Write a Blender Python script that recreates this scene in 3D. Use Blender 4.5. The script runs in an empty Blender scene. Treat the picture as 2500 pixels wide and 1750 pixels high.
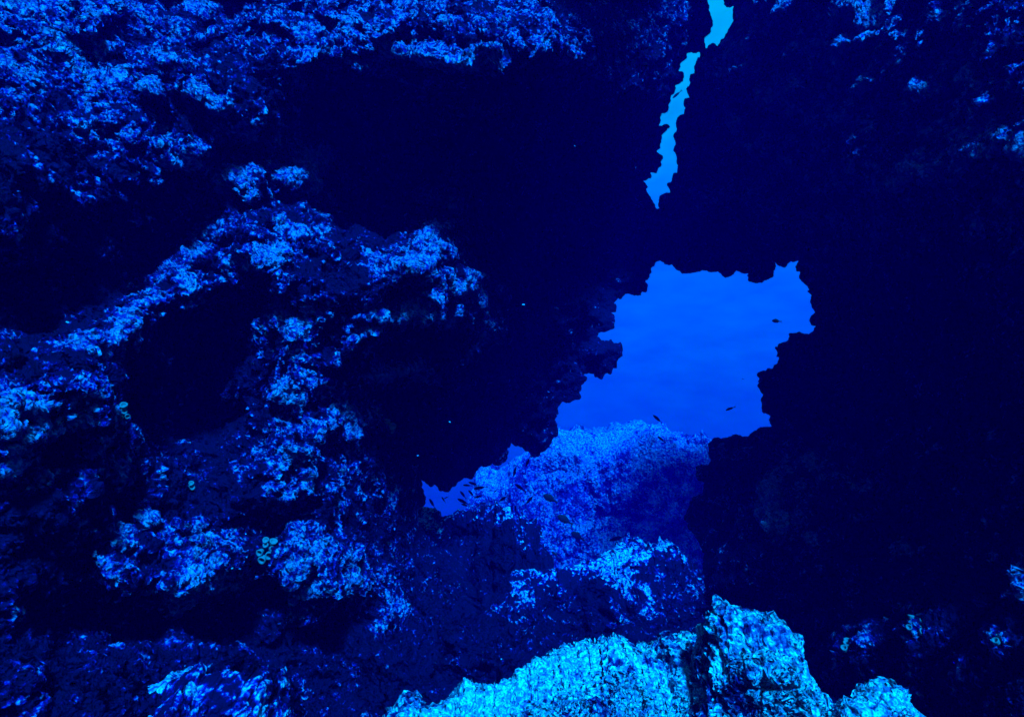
import bpy, math, random
import numpy as np
from mathutils import Vector, Matrix

sc = bpy.context.scene
col = sc.collection
rng = np.random.default_rng(7)
random.seed(7)

# ------------------------------------------------------------------ camera
F = 1389.0                       # focal length in units of the 2500-wide photograph
cam_d = bpy.data.cameras.new('camera')
cam_d.sensor_width = 36.0
cam_d.lens = 36.0 * F / 2500.0
cam_d.clip_start = 0.05
cam_d.clip_end = 500
cam = bpy.data.objects.new('camera', cam_d)
col.objects.link(cam)
cam.location = (0, 0, 0)
cam.rotation_euler = (math.pi / 2, 0, 0)
sc.camera = cam

# ------------------------------------------------------------------ world, sun, exposure
SUN_EL, SUN_AZ = 52.0, 15.0      # from above and behind the camera, a little from the right
world = bpy.data.worlds.new("World")
sc.world = world
world.use_nodes = True
wn, wl = world.node_tree.nodes, world.node_tree.links
wn.clear()
w_out = wn.new('ShaderNodeOutputWorld')
w_bg = wn.new('ShaderNodeBackground')
w_sky = wn.new('ShaderNodeTexSky')
w_sky.sky_type = 'NISHITA'
w_sky.sun_disc = False
w_sky.sun_elevation = math.radians(SUN_EL)
w_sky.sun_rotation = math.radians(180 - SUN_AZ)
w_bw = wn.new('ShaderNodeRGBToBW')
w_tc = wn.new('ShaderNodeTexCoord')
w_sep = wn.new('ShaderNodeSeparateXYZ')
w_map = wn.new('ShaderNodeMapRange')
w_map.inputs['From Min'].default_value = -1
w_map.inputs['From Max'].default_value = 1
w_ramp = wn.new('ShaderNodeValToRGB')
w_mix = wn.new('ShaderNodeVectorMath'); w_mix.operation = 'SCALE'
WSTOPS = [(0.0, (0, 0.0, 0.05)), (0.30, (0, 0.01, 0.25)), (0.37, (0, 0.065, 0.34)), (0.46, (0.0, 0.090, 0.38)), (0.52, (0.0, 0.115, 0.40)),
          (0.60, (0.0, 0.14, 0.48)), (0.70, (0.0, 0.40, 0.70)), (0.80, (0.0, 0.55, 0.75)), (1.0, (0.0, 0.50, 0.9))]
els = w_ramp.color_ramp.elements
els[0].position, els[0].color = WSTOPS[0][0], (*WSTOPS[0][1], 1)
els[1].position, els[1].color = 1.0, (*WSTOPS[-1][1], 1)
for p_, c_ in WSTOPS[1:-1]:
    e = els.new(p_); e.color = (*c_, 1)
wl.new(w_sky.outputs[0], w_bw.inputs[0])
wl.new(w_tc.outputs['Generated'], w_sep.inputs[0])
wl.new(w_sep.outputs['Z'], w_map.inputs['Value'])
wl.new(w_map.outputs[0], w_ramp.inputs[0])
w_pow = wn.new('ShaderNodeMath'); w_pow.operation = 'POWER'; w_pow.inputs[1].default_value = 0.15
wl.new(w_bw.outputs[0], w_pow.inputs[0])
wl.new(w_ramp.outputs[0], w_mix.inputs[0])
w_nz = wn.new('ShaderNodeTexNoise'); w_nz.inputs['Scale'].default_value = 22; w_nz.inputs['Detail'].default_value = 4
w_st = wn.new('ShaderNodeMapping'); w_st.inputs['Scale'].default_value = (0.7, 0.7, 1.8)
w_mr = wn.new('ShaderNodeMapRange'); w_mr.inputs['From Min'].default_value = 0.3; w_mr.inputs['From Max'].default_value = 0.7
w_mr.inputs['To Min'].default_value = 0.82; w_mr.inputs['To Max'].default_value = 1.12
w_mm = wn.new('ShaderNodeMath'); w_mm.operation = 'MULTIPLY'
wl.new(w_tc.outputs['Generated'], w_st.inputs[0]); wl.new(w_st.outputs[0], w_nz.inputs['Vector'])
wl.new(w_nz.outputs['Fac'], w_mr.inputs['Value']); wl.new(w_mr.outputs[0], w_mm.inputs[0]); wl.new(w_pow.outputs[0], w_mm.inputs[1])
wl.new(w_mm.outputs[0], w_mix.inputs['Scale'])
wl.new(w_mix.outputs[0], w_bg.inputs[0])
w_bg.inputs[1].default_value = 0.15
wl.new(w_bg.outputs[0], w_out.inputs[0])

sun_d = bpy.data.lights.new('sun', 'SUN')
sun_d.energy = 5.0
sun_d.color = (0.0, 0.36, 1.0)
sun_d.angle = math.radians(7)
sun = bpy.data.objects.new('sun', sun_d)
col.objects.link(sun)
el, az = math.radians(SUN_EL), math.radians(SUN_AZ)
to_sun = Vector((math.sin(az) * math.cos(el), -math.cos(az) * math.cos(el), math.sin(el)))
sun.rotation_euler = to_sun.to_track_quat('Z', 'Y').to_euler()

vs = sc.view_settings
vs.view_transform = 'Standard'; vs.look = 'None'; vs.gamma = 1; vs.use_curve_mapping = False
vs.exposure = 2.5
sc.cycles.volume_bounces = 1
sc.cycles.max_bounces = 4
sc.cycles.diffuse_bounces = 2
sc.cycles.sample_clamp_indirect = 3
sc.cycles.use_denoising = True

# ------------------------------------------------------------------ helpers
def P(px, py, Y):
    """point at distance Y along the view axis seen at pixel (px, py) of the 2500 x 1750 photograph"""
    return np.array([(px - 1250) / F * Y, Y, -(py - 875) / F * Y])

def _h(ix, iy, iz, s):
    n = (ix * 374761393 + iy * 668265263 + iz * 2147483647 + s * 974634777) & 0xffffffff
    n = ((n ^ (n >> 13)) * 1274126177) & 0xffffffff
    n = ((n ^ (n >> 16)) * 2246822519) & 0xffffffff
    return ((n ^ (n >> 15)) & 0xffffff).astype(np.float32) / 16777215.0

def vnoise(p, s=0):
    f0 = np.floor(p).astype(np.int64)
    t = (p - f0).astype(np.float32)
    t = t * t * t * (t * (t * 6 - 15) + 10)
    x, y, z = f0[..., 0], f0[..., 1], f0[..., 2]
    out = 0
    for dx in (0, 1):
        wx = t[..., 0] if dx else 1 - t[..., 0]
        for dy in (0, 1):
            wy = t[..., 1] if dy else 1 - t[..., 1]
            for dz in (0, 1):
                wz = t[..., 2] if dz else 1 - t[..., 2]
                out = out + wx * wy * wz * _h(x + dx, y + dy, z + dz, s)
    return out * 2 - 1

def fbm(p, oct=5, s=0, gain=0.5, ridged=False):
    a, out, q = 1.0, 0, p
    for k in range(oct):
        n = vnoise(q, s + k)
        out = out + a * ((1 - 2 * np.abs(n)) if ridged else n)
        q = q * 2.03 + 11.7
        a *= gain
    return out

def mesh_obj(name, verts, quads, mat, parent=None, tris=None, smooth=True):
    me = bpy.data.meshes.new(name)
    quads = np.asarray(quads, dtype=np.int32).reshape(-1, 4)
    nt = 0 if tris is None else len(tris)
    me.vertices.add(len(verts))
    me.vertices.foreach_set('co', np.asarray(verts, dtype=np.float32).ravel())
    idx = quads.ravel()
    starts = np.arange(len(quads)) * 4
    if nt:
        tris = np.asarray(tris, dtype=np.int32)
        starts = np.concatenate([starts, len(idx) + np.arange(nt) * 3])
        idx = np.concatenate([idx, tris.ravel()])
    me.loops.add(len(idx)); me.loops.foreach_set('vertex_index', idx.astype(np.int32))
    me.polygons.add(len(starts)); me.polygons.foreach_set('loop_start', starts.astype(np.int32))
    me.update(calc_edges=True); me.validate()
    if smooth:
        me.polygons.foreach_set('use_smooth', np.ones(len(me.polygons), dtype=bool))
    me.materials.append(mat)
    o = bpy.data.objects.new(name, me)
    col.objects.link(o)
    if parent is not None: o.parent = parent
    return o

def set_attr(o, name, vals):
    a = o.data.attributes.new(name, 'FLOAT', 'POINT')
    a.data.foreach_set('value', np.asarray(vals, dtype=np.float32))

def structure(o):
    o['kind'] = 'structure'; return o

def tag(o, label, cat, group=None, kind=None):
    o['label'] = label; o['category'] = cat
    if group: o['group'] = group
    if kind: o['kind'] = kind
    return o

# ------------------------------------------------------------------ materials
def N(nt, t, **kw):
    n = nt.nodes.new(t)
    for k, v in kw.items(): setattr(n, k, v)
    return n

def rock_mat(name, dark, midc, pale, base_cover=0.0, scale=1.0, disp=1.0, use_attr=True, cup=1.0, fine=1.3):
    """encrusted reef rock: dark algal rock, pale coralline crust with small cups and pits; both also paint lit and shaded patches"""
    m = bpy.data.materials.new(name); m.use_nodes = True
    m.displacement_method = 'BOTH'
    nt = m.node_tree; L = nt.links
    nt.nodes.clear()
    out = N(nt, 'ShaderNodeOutputMaterial')
    bs = N(nt, 'ShaderNodeBsdfPrincipled')
    bs.inputs['Roughness'].default_value = 0.85
    bs.inputs['Specular IOR Level'].default_value = 0.03
    tc = N(nt, 'ShaderNodeTexCoord')
    # warp
    nz = N(nt, 'ShaderNodeTexNoise'); nz.inputs['Scale'].default_value = 9 * scale; nz.inputs['Detail'].default_value = 3
    L.new(tc.outputs['Object'], nz.inputs['Vector'])
    wp = N(nt, 'ShaderNodeVectorMath', operation='MULTIPLY_ADD')
    wp.inputs[1].default_value = (0.11 / scale,) * 3
    L.new(nz.outputs['Color'], wp.inputs[0]); L.new(tc.outputs['Object'], wp.inputs[2])
    v1 = N(nt, 'ShaderNodeTexVoronoi'); v1.inputs['Scale'].default_value = 13 * scale
    v2 = N(nt, 'ShaderNodeTexVoronoi'); v2.inputs['Scale'].default_value = 34 * scale
    v3 = N(nt, 'ShaderNodeTexVoronoi'); v3.inputs['Scale'].default_value = 5 * scale
    for v in (v1, v2, v3): L.new(wp.outputs[0], v.inputs['Vector'])
    n2 = N(nt, 'ShaderNodeTexNoise'); n2.inputs['Scale'].default_value = 26 * scale
    n2.inputs['Detail'].default_value = 6; n2.inputs['Roughness'].default_value = 0.65
    L.new(tc.outputs['Object'], n2.inputs['Vector'])
    n3 = N(nt, 'ShaderNodeTexNoise'); n3.inputs['Scale'].default_value = 5 * scale
    n3.inputs['Detail'].default_value = 7; n3.inputs['Roughness'].default_value = 0.62
    L.new(tc.outputs['Object'], n3.inputs['Vector'])
    def math_(op, a, b=None, c=None, clamp=False):
        n = N(nt, 'ShaderNodeMath', operation=op, use_clamp=clamp)
        for i, x in enumerate((a, b, c)):
            if x is None: continue
            if isinstance(x, (int, float)): n.inputs[i].default_value = x
            else: L.new(x, n.inputs[i])
        return n.outputs[0]
    # cup profile of each cell: raised ring with a hollow middle
    def ring(v, r, w):
        d = math_('SUBTRACT', v.outputs['Distance'], r)
        d = math_('ABSOLUTE', d)
        d = math_('DIVIDE', d, w)
        return math_('SUBTRACT', 1.0, d, clamp=True)
    r1 = ring(v1, 0.42, 0.3)
    r2 = ring(v2, 0.40, 0.3)
    lump = math_('SUBTRACT', 1.0, v3.outputs['Distance'])
    if use_attr:
        at = N(nt, 'ShaderNodeAttribute'); at.attribute_name = 'crust'
        cov = at.outputs['Fac']
    else:
        geo = N(nt, 'ShaderNodeValue'); geo.outputs[0].default_value = base_cover
        cov = geo.outputs[0]
    # crust cover: where cover + noise passes a threshold
    c = math_('ADD', cov, math_('MULTIPLY', math_('SUBTRACT', n3.outputs['Fac'], 0.5), 2.4))
    c = math_('ADD', c, math_('MULTIPLY', math_('SUBTRACT', n2.outputs['Fac'], 0.5), fine))
    c = math_('ADD', c, math_('MULTIPLY', math_('SUBTRACT', r1, 0.5), 0.35))
    mr = N(nt, 'ShaderNodeMapRange'); mr.interpolation_type = 'SMOOTHSTEP'
    mr.inputs['From Min'].default_value = 0.26; mr.inputs['From Max'].default_value = 0.72
    L.new(c, mr.inputs['Value'])
    crust = mr.outputs[0]
    tone = math_('MULTIPLY', crust, math_('MULTIPLY_ADD', n2.outputs['Fac'], 1.3, 0.1), clamp=True)
    tone = math_('MULTIPLY', tone, math_('MULTIPLY_ADD', r2, 0.55, 0.45))
    mix = N(nt, 'ShaderNodeValToRGB')
    ce = mix.color_ramp.elements
    ce[0].position, ce[0].color = 0.0, (*dark, 1)
    ce[1].position, ce[1].color = 1.0, (*pale, 1)
    e_ = ce.new(0.30); e_.color = (*midc, 1)
    e_ = ce.new(0.62); e_.color = (*[a * 0.6 + b * 0.4 for a, b in zip(midc, pale)], 1)
    L.new(tone, mix.inputs['Fac'])
    L.new(mix.outputs['Color'], bs.inputs['Base Color'])
    L.new(bs.outputs[0], out.inputs['Surface'])
    # relief
    h = math_('MULTIPLY', lump, 0.055 / scale * disp)
    h = math_('MULTIPLY_ADD', r1, 0.020 / scale * disp * cup, h)
    h = math_('MULTIPLY_ADD', r2, 0.007 / scale * disp * cup, h)
    h = math_('MULTIPLY_ADD', n3.outputs['Fac'], 0.10 / scale * disp, h)
    h = math_('MULTIPLY_ADD', n2.outputs['Fac'], 0.030 / scale * disp, h)
    dn = N(nt, 'ShaderNodeDisplacement')
    dn.inputs['Midlevel'].default_value = 0.10 / scale * disp; dn.inputs['Scale'].default_value = 1.0
    rl = N(nt, 'ShaderNodeAttribute'); rl.attribute_name = 'relief'
    L.new(rl.outputs['Fac'], dn.inputs['Scale'])
    L.new(h, dn.inputs['Height'])
    L.new(dn.outputs[0], out.inputs['Displacement'])
    return m

def plain_mat(name, colr, rough=0.6, noise=0.0, nscale=20, bump=0.0):
    m = bpy.data.materials.new(name); m.use_nodes = True
    nt = m.node_tree; bs = nt.nodes['Principled BSDF']
    bs.inputs['Base Color'].default_value = (*colr, 1); bs.inputs['Roughness'].default_value = rough
    bs.inputs['Specular IOR Level'].default_value = 0.04
    if noise:
        tc = nt.nodes.new('ShaderNodeTexCoord')
        nz = nt.nodes.new('ShaderNodeTexNoise'); nz.inputs['Scale'].default_value = nscale; nz.inputs['Detail'].default_value = 5
        mx = nt.nodes.new('ShaderNodeMix'); mx.data_type = 'RGBA'
        mx.inputs['A'].default_value = (*[x * (1 - noise) for x in colr], 1)
        mx.inputs['B'].default_value = (*[min(1, x * (1 + noise)) for x in colr], 1)
        nt.links.new(tc.outputs['Object'], nz.inputs['Vector']); nt.links.new(nz.outputs['Fac'], mx.inputs['Factor'])
        nt.links.new(mx.outputs['Result'], bs.inputs['Base Color'])
        if bump:
            b = nt.nodes.new('ShaderNodeBump'); b.inputs['Strength'].default_value = bump; b.inputs['Distance'].default_value = 0.01
            nt.links.new(nz.outputs['Fac'], b.inputs['Height']); nt.links.new(b.outputs[0], bs.inputs['Normal'])
    return m

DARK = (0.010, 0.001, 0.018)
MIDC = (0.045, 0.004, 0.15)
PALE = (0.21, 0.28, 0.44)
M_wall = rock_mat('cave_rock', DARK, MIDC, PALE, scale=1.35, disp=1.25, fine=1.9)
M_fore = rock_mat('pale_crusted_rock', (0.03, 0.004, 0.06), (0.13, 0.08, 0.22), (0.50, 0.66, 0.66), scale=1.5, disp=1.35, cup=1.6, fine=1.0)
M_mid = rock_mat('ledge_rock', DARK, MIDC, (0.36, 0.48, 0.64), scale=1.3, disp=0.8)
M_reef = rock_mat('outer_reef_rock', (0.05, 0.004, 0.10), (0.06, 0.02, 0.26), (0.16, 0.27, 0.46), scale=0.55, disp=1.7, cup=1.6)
M_bed = plain_mat('seabed_sand', (0.04, 0.05, 0.06), 0.9, 0.3, 2.0)
M_fish = plain_mat('dark_fish_skin', (0.006, 0.004, 0.012), 0.7)
M_fin = plain_mat('fish_fin', (0.015, 0.012, 0.02), 0.6)
M_eye = plain_mat('fish_eye', (0.1, 0.1, 0.1), 0.2)
M_cup = plain_mat('cup_coral_skin', (0.06, 0.10, 0.12), 0.8, 0.6, 60, 0.4)
M_mouth = plain_mat('cup_coral_mouth', (0.04, 0.03, 0.03), 0.8)
M_snow = plain_mat('drifting_fleck', (0.25, 0.3, 0.4), 0.8)

# ------------------------------------------------------------------ outlines of the openings in the rock
def zo(pts, ox, oy, s): return [(ox + x / s, oy + y / s) for x, y in pts]
win_up = zo([(40,1450),(35,1380),(12,1325),(40,1280),(35,1240),(75,1180),(130,1192),(155,1175),(210,1168),(225,1140),(212,1105),
 (230,1085),(228,1055),(265,1015),(272,985),(245,968),(285,950),(330,960),(335,985),(385,1004),(402,1000),(415,952),(475,958),(485,900),
 (500,870),(535,830),(558,770),(552,708),(490,712),(468,685),(425,695),(385,690),(352,660),(385,625),(420,622),(485,598),(492,550),
 (485,520),(495,497),(462,468),(502,465),(508,412),(487,393),(515,365),(550,360),(600,320),(640,330),(705,330),(712,305),(755,300),
 (762,260),(742,220),(775,180),(800,105),(830,62),(885,70),(885,92),(935,95),(955,80),(985,120),(1025,155),(1075,158),(1125,150),
 (1195,127),(1250,150),(1320,142),(1380,195),(1420,180),(1470,132),(1520,155),(1570,145),(1565,215),(1660,230),(1715,215),(1770,180),
 (1765,140),(1785,105),(1778,62),(1800,95),(1870,95),(1905,58),(1930,70),(1965,55),(1938,100),(1942,132),(1978,145),(1985,205),
 (2035,250),(2040,310),(2062,320),(2068,420),(2100,470),(2048,518),(2060,565),(2105,578),(2085,615),(2050,645),(2005,640),(1970,620),
 (1940,635),(1885,632),(1885,695),(1850,705),(1795,720),(1800,740),(1772,745),(1785,815),(1808,825),(1800,875),(1760,910),(1700,935),
 (1620,965),(1655,1030),(1640,1055),(1680,1125),(1655,1160),(1675,1200),(1680,1270),(1735,1290),(1738,1340),(1760,1380),(1660,1382),
 (1600,1425),(1530,1455),(1480,1440),(1400,1470),(1295,1470),(1270,1490),(1240,1520),(1245,1600)], 1350, 620, 3.28)
win_right = [(1732,1110),(1735,1130),(1698,1136),(1703,1171),(1720,1179),(1712,1208),(1692,1214),(1682,1238),(1669,1265),(1682,1292),
 (1702,1316),(1714,1345),(1716,1385),(1700,1430)]
win_left = zo([(340,1100),(400,1080),(410,1040),(415,1010),(415,970),(385,940),(385,900),(365,875),(380,850),(360,795),(400,815),
 (440,835),(445,860),(480,860),(515,838),(545,870),(550,905),(640,925),(680,910),(700,870),(750,845),(770,805),(820,778),(915,775),
 (960,730),(985,690),(1010,650),(1040,630),(1060,650),(1130,635),(1155,600),(1190,630),(1220,630),(1265,595),(1312,575),(1325,510),
 (1345,490),(1322,445),(1355,410),(1360,368),(1415,410),(1440,410),(1490,420),(1545,465),(1580,545),(1610,530),(1650,535),(1680,520),
 (1730,465),(1800,410),(1830,350),(1880,300)], 950, 1000, 4.592)
window = win_up + win_right + [(1500,1450),(1250,1440),(1060,1330),(1020,1270)] + win_left
crack_a = zo([(640,-120),(650,0),(665,45),(675,110),(692,150),(680,195),(670,230),(630,265),(628,300),(642,340),(660,315),(690,300),(725,330),
 (745,280),(770,265),(775,255),(805,200),(830,155),(825,120),(838,45),(790,55),(770,40),(765,0),(770,-120)], 1500, 0, 2.87)
crack_b = zo([(505,370),(505,405),(470,435),(465,470),(452,495),(482,500),(490,540),(480,568),(425,595),(430,635),(400,670),(395,700),
 (378,735),(370,780),(325,795),(325,840),(315,882),(345,878),(365,872),(385,880),(385,895),(335,945),(325,1000),(320,1045),(285,1055),
 (320,1075),(345,1095),(325,1135),(330,1165),(305,1190),(295,1220),(250,1208),(262,1255),(200,1270),(235,1310),(225,1340),(262,1385),
 (275,1420),(300,1465),(318,1460),(305,1430),(315,1375),(390,1350),(368,1290),(400,1270),(412,1220),(440,1210),(445,1160),(430,1080),
 (415,1050),(432,1005),(412,950),(435,925),(430,880),(445,825),(490,800),(495,765),(488,720),(500,690),(530,690),(500,630),(530,600),
 (535,575),(525,555),(530,520),(560,515),(555,495),(570,450),(580,410),(598,405),(595,370)], 1500, 0, 2.87)

def roughen(poly, amp=2.6, minlen=5):
    p = [np.array(q, float) for q in poly]
    for _ in range(3):
        out = []
        for i in range(len(p)):
            a, b = p[i], p[(i + 1) % len(p)]
            out.append(a)
            l = np.linalg.norm(b - a)
            if l > minlen:
                n = np.array([-(b - a)[1], (b - a)[0]]) / l
                f_ = random.uniform(0.3, 0.7)
                out.append(a * (1 - f_) + b * f_ + n * random.gauss(0, min(amp, l * 0.10)))
        p = out
    return np.array(p)
HOLES = [roughen(window, 2.0), roughen(crack_a, 1.3), roughen(crack_b, 1.3)]

def inside(poly, x, y):
    r = np.zeros(x.shape, bool)
    n = len(poly)
    for i in range(n):
        x0, y0 = poly[i]; x1, y1 = poly[(i + 1) % n]
        if y0 == y1: continue
        c = ((y0 > y) != (y1 > y)) & (x < (x1 - x0) * (y - y0) / (y1 - y0) + x0)
        r ^= c
    return r

def nearest(poly, q):
    """nearest point of the outline to each q, with distance"""
    best = np.full(len(q), 1e9); pt = q.copy()
    n = len(poly)
    for i in range(n):
        a, b = poly[i], poly[(i + 1) % n]
        ab = b - a; l2 = (ab @ ab) + 1e-9
        t = np.clip(((q - a) @ ab) / l2, 0, 1)
        c = a + t[:, None] * ab
        d = np.hypot(*(q - c).T)
        m = d < best
        best[m] = d[m]; pt[m] = c[m]
    return pt, best

# ------------------------------------------------------------------ lit patches of the cave walls, painted as pale crust on raised ledges
S = 2500 / 2296.0
LIT = [  # (x, y, rx, ry, angle, strength) in overview pixels
 (110,60,190,110,20,.50),(330,40,120,50,20,.45),(380,130,40,22,20,.8),(340,205,30,14,20,.8),(480,235,55,22,35,.8),(200,268,80,14,5,.55),
 (405,335,55,26,5,.8),(305,290,22,30,10,.5),(60,170,70,26,10,.6),(450,20,45,30,20,.6),(160,20,80,30,15,.4),(230,190,80,40,30,.3),
 (560,90,90,60,20,.35),(700,40,120,40,0,.5),(860,40,150,50,0,.55),(1010,50,120,45,0,.45),(1180,50,110,50,0,.5),(900,90,120,28,0,.55),
 (720,130,70,10,5,.8),(800,140,60,10,5,.85),(880,140,50,11,-5,.85),(985,125,80,16,0,.95),(1090,128,70,14,-3,1.0),(1190,118,50,15,-10,.9),
 (1260,100,45,15,-20,.85),(1310,120,30,14,30,.7),(770,105,90,20,0,.5),(650,165,18,18,0,.8),(340,180,20,10,0,.5),
 (1060,245,60,12,-15,.8),(1010,268,16,20,0,.6),(960,195,40,26,0,.42),(1000,445,26,16,0,.7),(1030,370,20,18,0,.4),(960,420,24,26,0,.35),
 (1210,290,30,16,-20,.45),(1180,340,18,14,-20,.45),(1330,60,60,60,0,.22),(1500,40,90,50,-20,.28),(1480,100,60,30,-20,.22),(1380,180,40,30,0,.3),
 (560,400,75,22,-20,.75),(660,385,50,26,-20,.85),(710,370,28,20,-20,.85),(545,432,34,22,0,.9),(600,420,60,20,-20,.7),
 (620,320,30,46,30,.45),(680,340,22,22,20,.45),(560,290,40,22,30,.5),
 (500,500,34,26,-40,.55),(455,560,40,24,-45,.65),(410,620,44,28,-45,.8),(330,690,50,28,-40,.85),(265,740,48,22,-35,.7),(200,790,36,18,-35,.45),
 (640,500,50,24,-30,.5),(660,530,44,30,-30,.6),(610,570,40,20,-30,.95),(540,600,44,22,-30,.4),(480,640,40,18,-20,.4),(430,690,34,12,-20,.5),
 (960,550,50,16,-30,.85),(920,585,50,26,-15,.95),(985,575,22,30,0,.8),(1045,650,38,30,20,.9),(1010,640,30,18,0,.5),(930,680,70,18,0,.75),
 (925,705,95,12,5,1.0),(878,640,14,12,0,.9),(850,665,30,16,0,.4),(820,745,50,20,-35,.65),(775,790,44,16,-35,.55),(690,690,44,26,20,.45),
 (640,735,50,40,20,.62),(655,800,34,24,30,.6),(600,740,16,14,0,.6),(620,860,22,18,0,.7),(650,870,20,26,0,.6),(710,840,30,14,0,.4),
 (855,845,52,16,0,.85),(910,835,40,14,5,.7),(975,840,34,16,10,.4),(790,940,24,30,0,.7),(785,975,20,26,0,.8),(710,970,20,14,0,.7),
 (690,830,70,50,0,.3),(740,860,60,30,0,.3),(985,870,24,12,0,.4),
 (640,1015,50,26,-25,.8),(600,1030,40,20,-30,.45),(690,1020,30,20,0,.6),(720,1100,40,16,-10,.8),(690,1075,50,24,0,.6),(640,1080,60,30,0,.35),
 (780,1060,30,30,0,.4),(840,1080,40,40,0,.25),(890,1100,40,50,0,.25),
 (60,905,80,26,0,.95),(150,900,46,34,-10,.9),(120,955,90,22,0,.9),(20,965,40,30,0,.95),(15,1010,34,24,0,1.0),(20,1060,44,26,0,.9),(155,868,16,18,0,.8),
 (215,1000,34,40,20,.45),(255,915,22,12,20,.6),(265,1030,24,26,0,.45),(330,1050,50,20,-20,.4),(60,880,60,12,0,.6),
 (450,1290,60,34,-20,.65),(420,1180,90,26,-15,.35),(430,1195,50,26,0,.5),(220,1265,50,40,0,.4),(270,1210,60,16,20,.45),(330,1180,26,12,0,.6),
 (520,1240,30,14,0,.4),(480,1270,40,22,0,.6),(420,1320,40,16,-20,.7),(300,1050,120,60,0,.15),
 (680,1215,60,30,-30,.55),(720,1240,40,26,0,.6),(650,1280,40,36,0,.5),(740,1320,60,20,-15,.75),(800,1320,34,30,0,.7),(690,1340,50,14,-30,.7),
 (770,1270,50,34,0,.55),(850,1300,40,40,0,.3),(870,1360,30,26,0,.5),(620,1400,40,14,-40,.5),(670,1370,30,20,0,.35),(780,1150,12,16,0,.5),
 (350,1450,60,20,-20,.2),(250,1460,60,30,-20,.2),(470,1530,60,30,0,.1),
 (1900,28,26,16,-30,.8),(1960,30,40,18,-40,.6),(1890,110,24,12,-30,.65),(1940,90,40,14,-35,.4),(1940,176,12,8,-30,.7),(1885,150,10,14,0,.4),
 (2150,178,40,10,-15,.35),(2060,190,20,10,0,.3),(2130,350,40,14,-30,.5),(2050,380,50,12,-30,.5),(2000,400,40,14,-30,.4),(2200,330,50,14,-25,.35),
 (2255,300,30,14,-30,.5),(2280,320,20,30,-30,.5),(2180,300,60,20,-20,.3),(1970,520,14,26,0,.35),(1850,495,60,12,0,.25),(1760,310,20,10,-20,.55),
 (1760,360,12,12,0,.6),(1640,280,18,14,-50,.5),(1680,325,22,10,0,.4),(1700,415,60,10,-25,.4),(1600,430,60,10,10,.3),(1660,120,60,50,-60,.35),
 (1750,20,20,12,-30,.7),(1690,20,40,20,-30,.35),(1590,140,30,30,-60,.35),(1740,200,60,40,0,.2),(2150,40,40,30,0,.15),
 (1730,1105,12,22,0,.9),(1745,1165,30,14,5,.9),(1715,1145,20,16,0,.6),(1770,1040,30,26,0,.3),(1830,1040,34,30,30,.42),(1860,1070,50,16,20,.4),
 (1920,1080,40,14,10,.5),(1810,1190,34,16,10,.4),(1790,1120,40,40,0,.25),(1640,1020,60,30,0,.18),(1620,1120,40,60,0,.12),(1640,1200,40,40,0,.1),
 (2025,1230,12,10,30,.6),(2220,1250,14,18,20,.4),(2060,1240,14,10,0,.3),(2290,1320,12,26,0,.9),(2090,1020,20,8,0,.2),
 (1920,1440,50,20,-20,.42),(1900,1465,22,20,0,.5),(2065,1425,44,18,0,.38),(2250,1430,26,20,0,.4),(2130,1470,60,20,30,.25),(2120,1540,90,50,0,.26),
 (2000,1500,100,30,0,.2),(1980,1490,30,14,0,.35),(2260,1590,40,20,0,.4),(2250,1560,30,30,0,.3),(1850,1510,14,20,0,.5),
 (2080,1560,50,20,0,.3),(2180,1580,40,20,0,.3),(1760,1250,100,60,0,.08),(2000,1150,200,60,0,.03),
]
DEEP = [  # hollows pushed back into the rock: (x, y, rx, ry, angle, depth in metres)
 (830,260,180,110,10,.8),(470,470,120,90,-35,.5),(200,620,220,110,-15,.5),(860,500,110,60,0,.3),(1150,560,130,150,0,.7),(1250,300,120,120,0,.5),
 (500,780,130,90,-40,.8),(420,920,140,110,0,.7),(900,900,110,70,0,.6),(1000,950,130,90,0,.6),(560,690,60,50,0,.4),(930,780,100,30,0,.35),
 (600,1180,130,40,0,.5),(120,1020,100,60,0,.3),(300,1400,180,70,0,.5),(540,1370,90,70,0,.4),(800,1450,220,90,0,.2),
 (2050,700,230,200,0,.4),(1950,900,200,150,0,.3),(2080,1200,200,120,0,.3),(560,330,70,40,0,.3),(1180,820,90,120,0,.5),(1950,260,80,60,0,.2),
 (1050,250,150,60,0,.3),(1500,560,200,40,0,.3),
]

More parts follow.
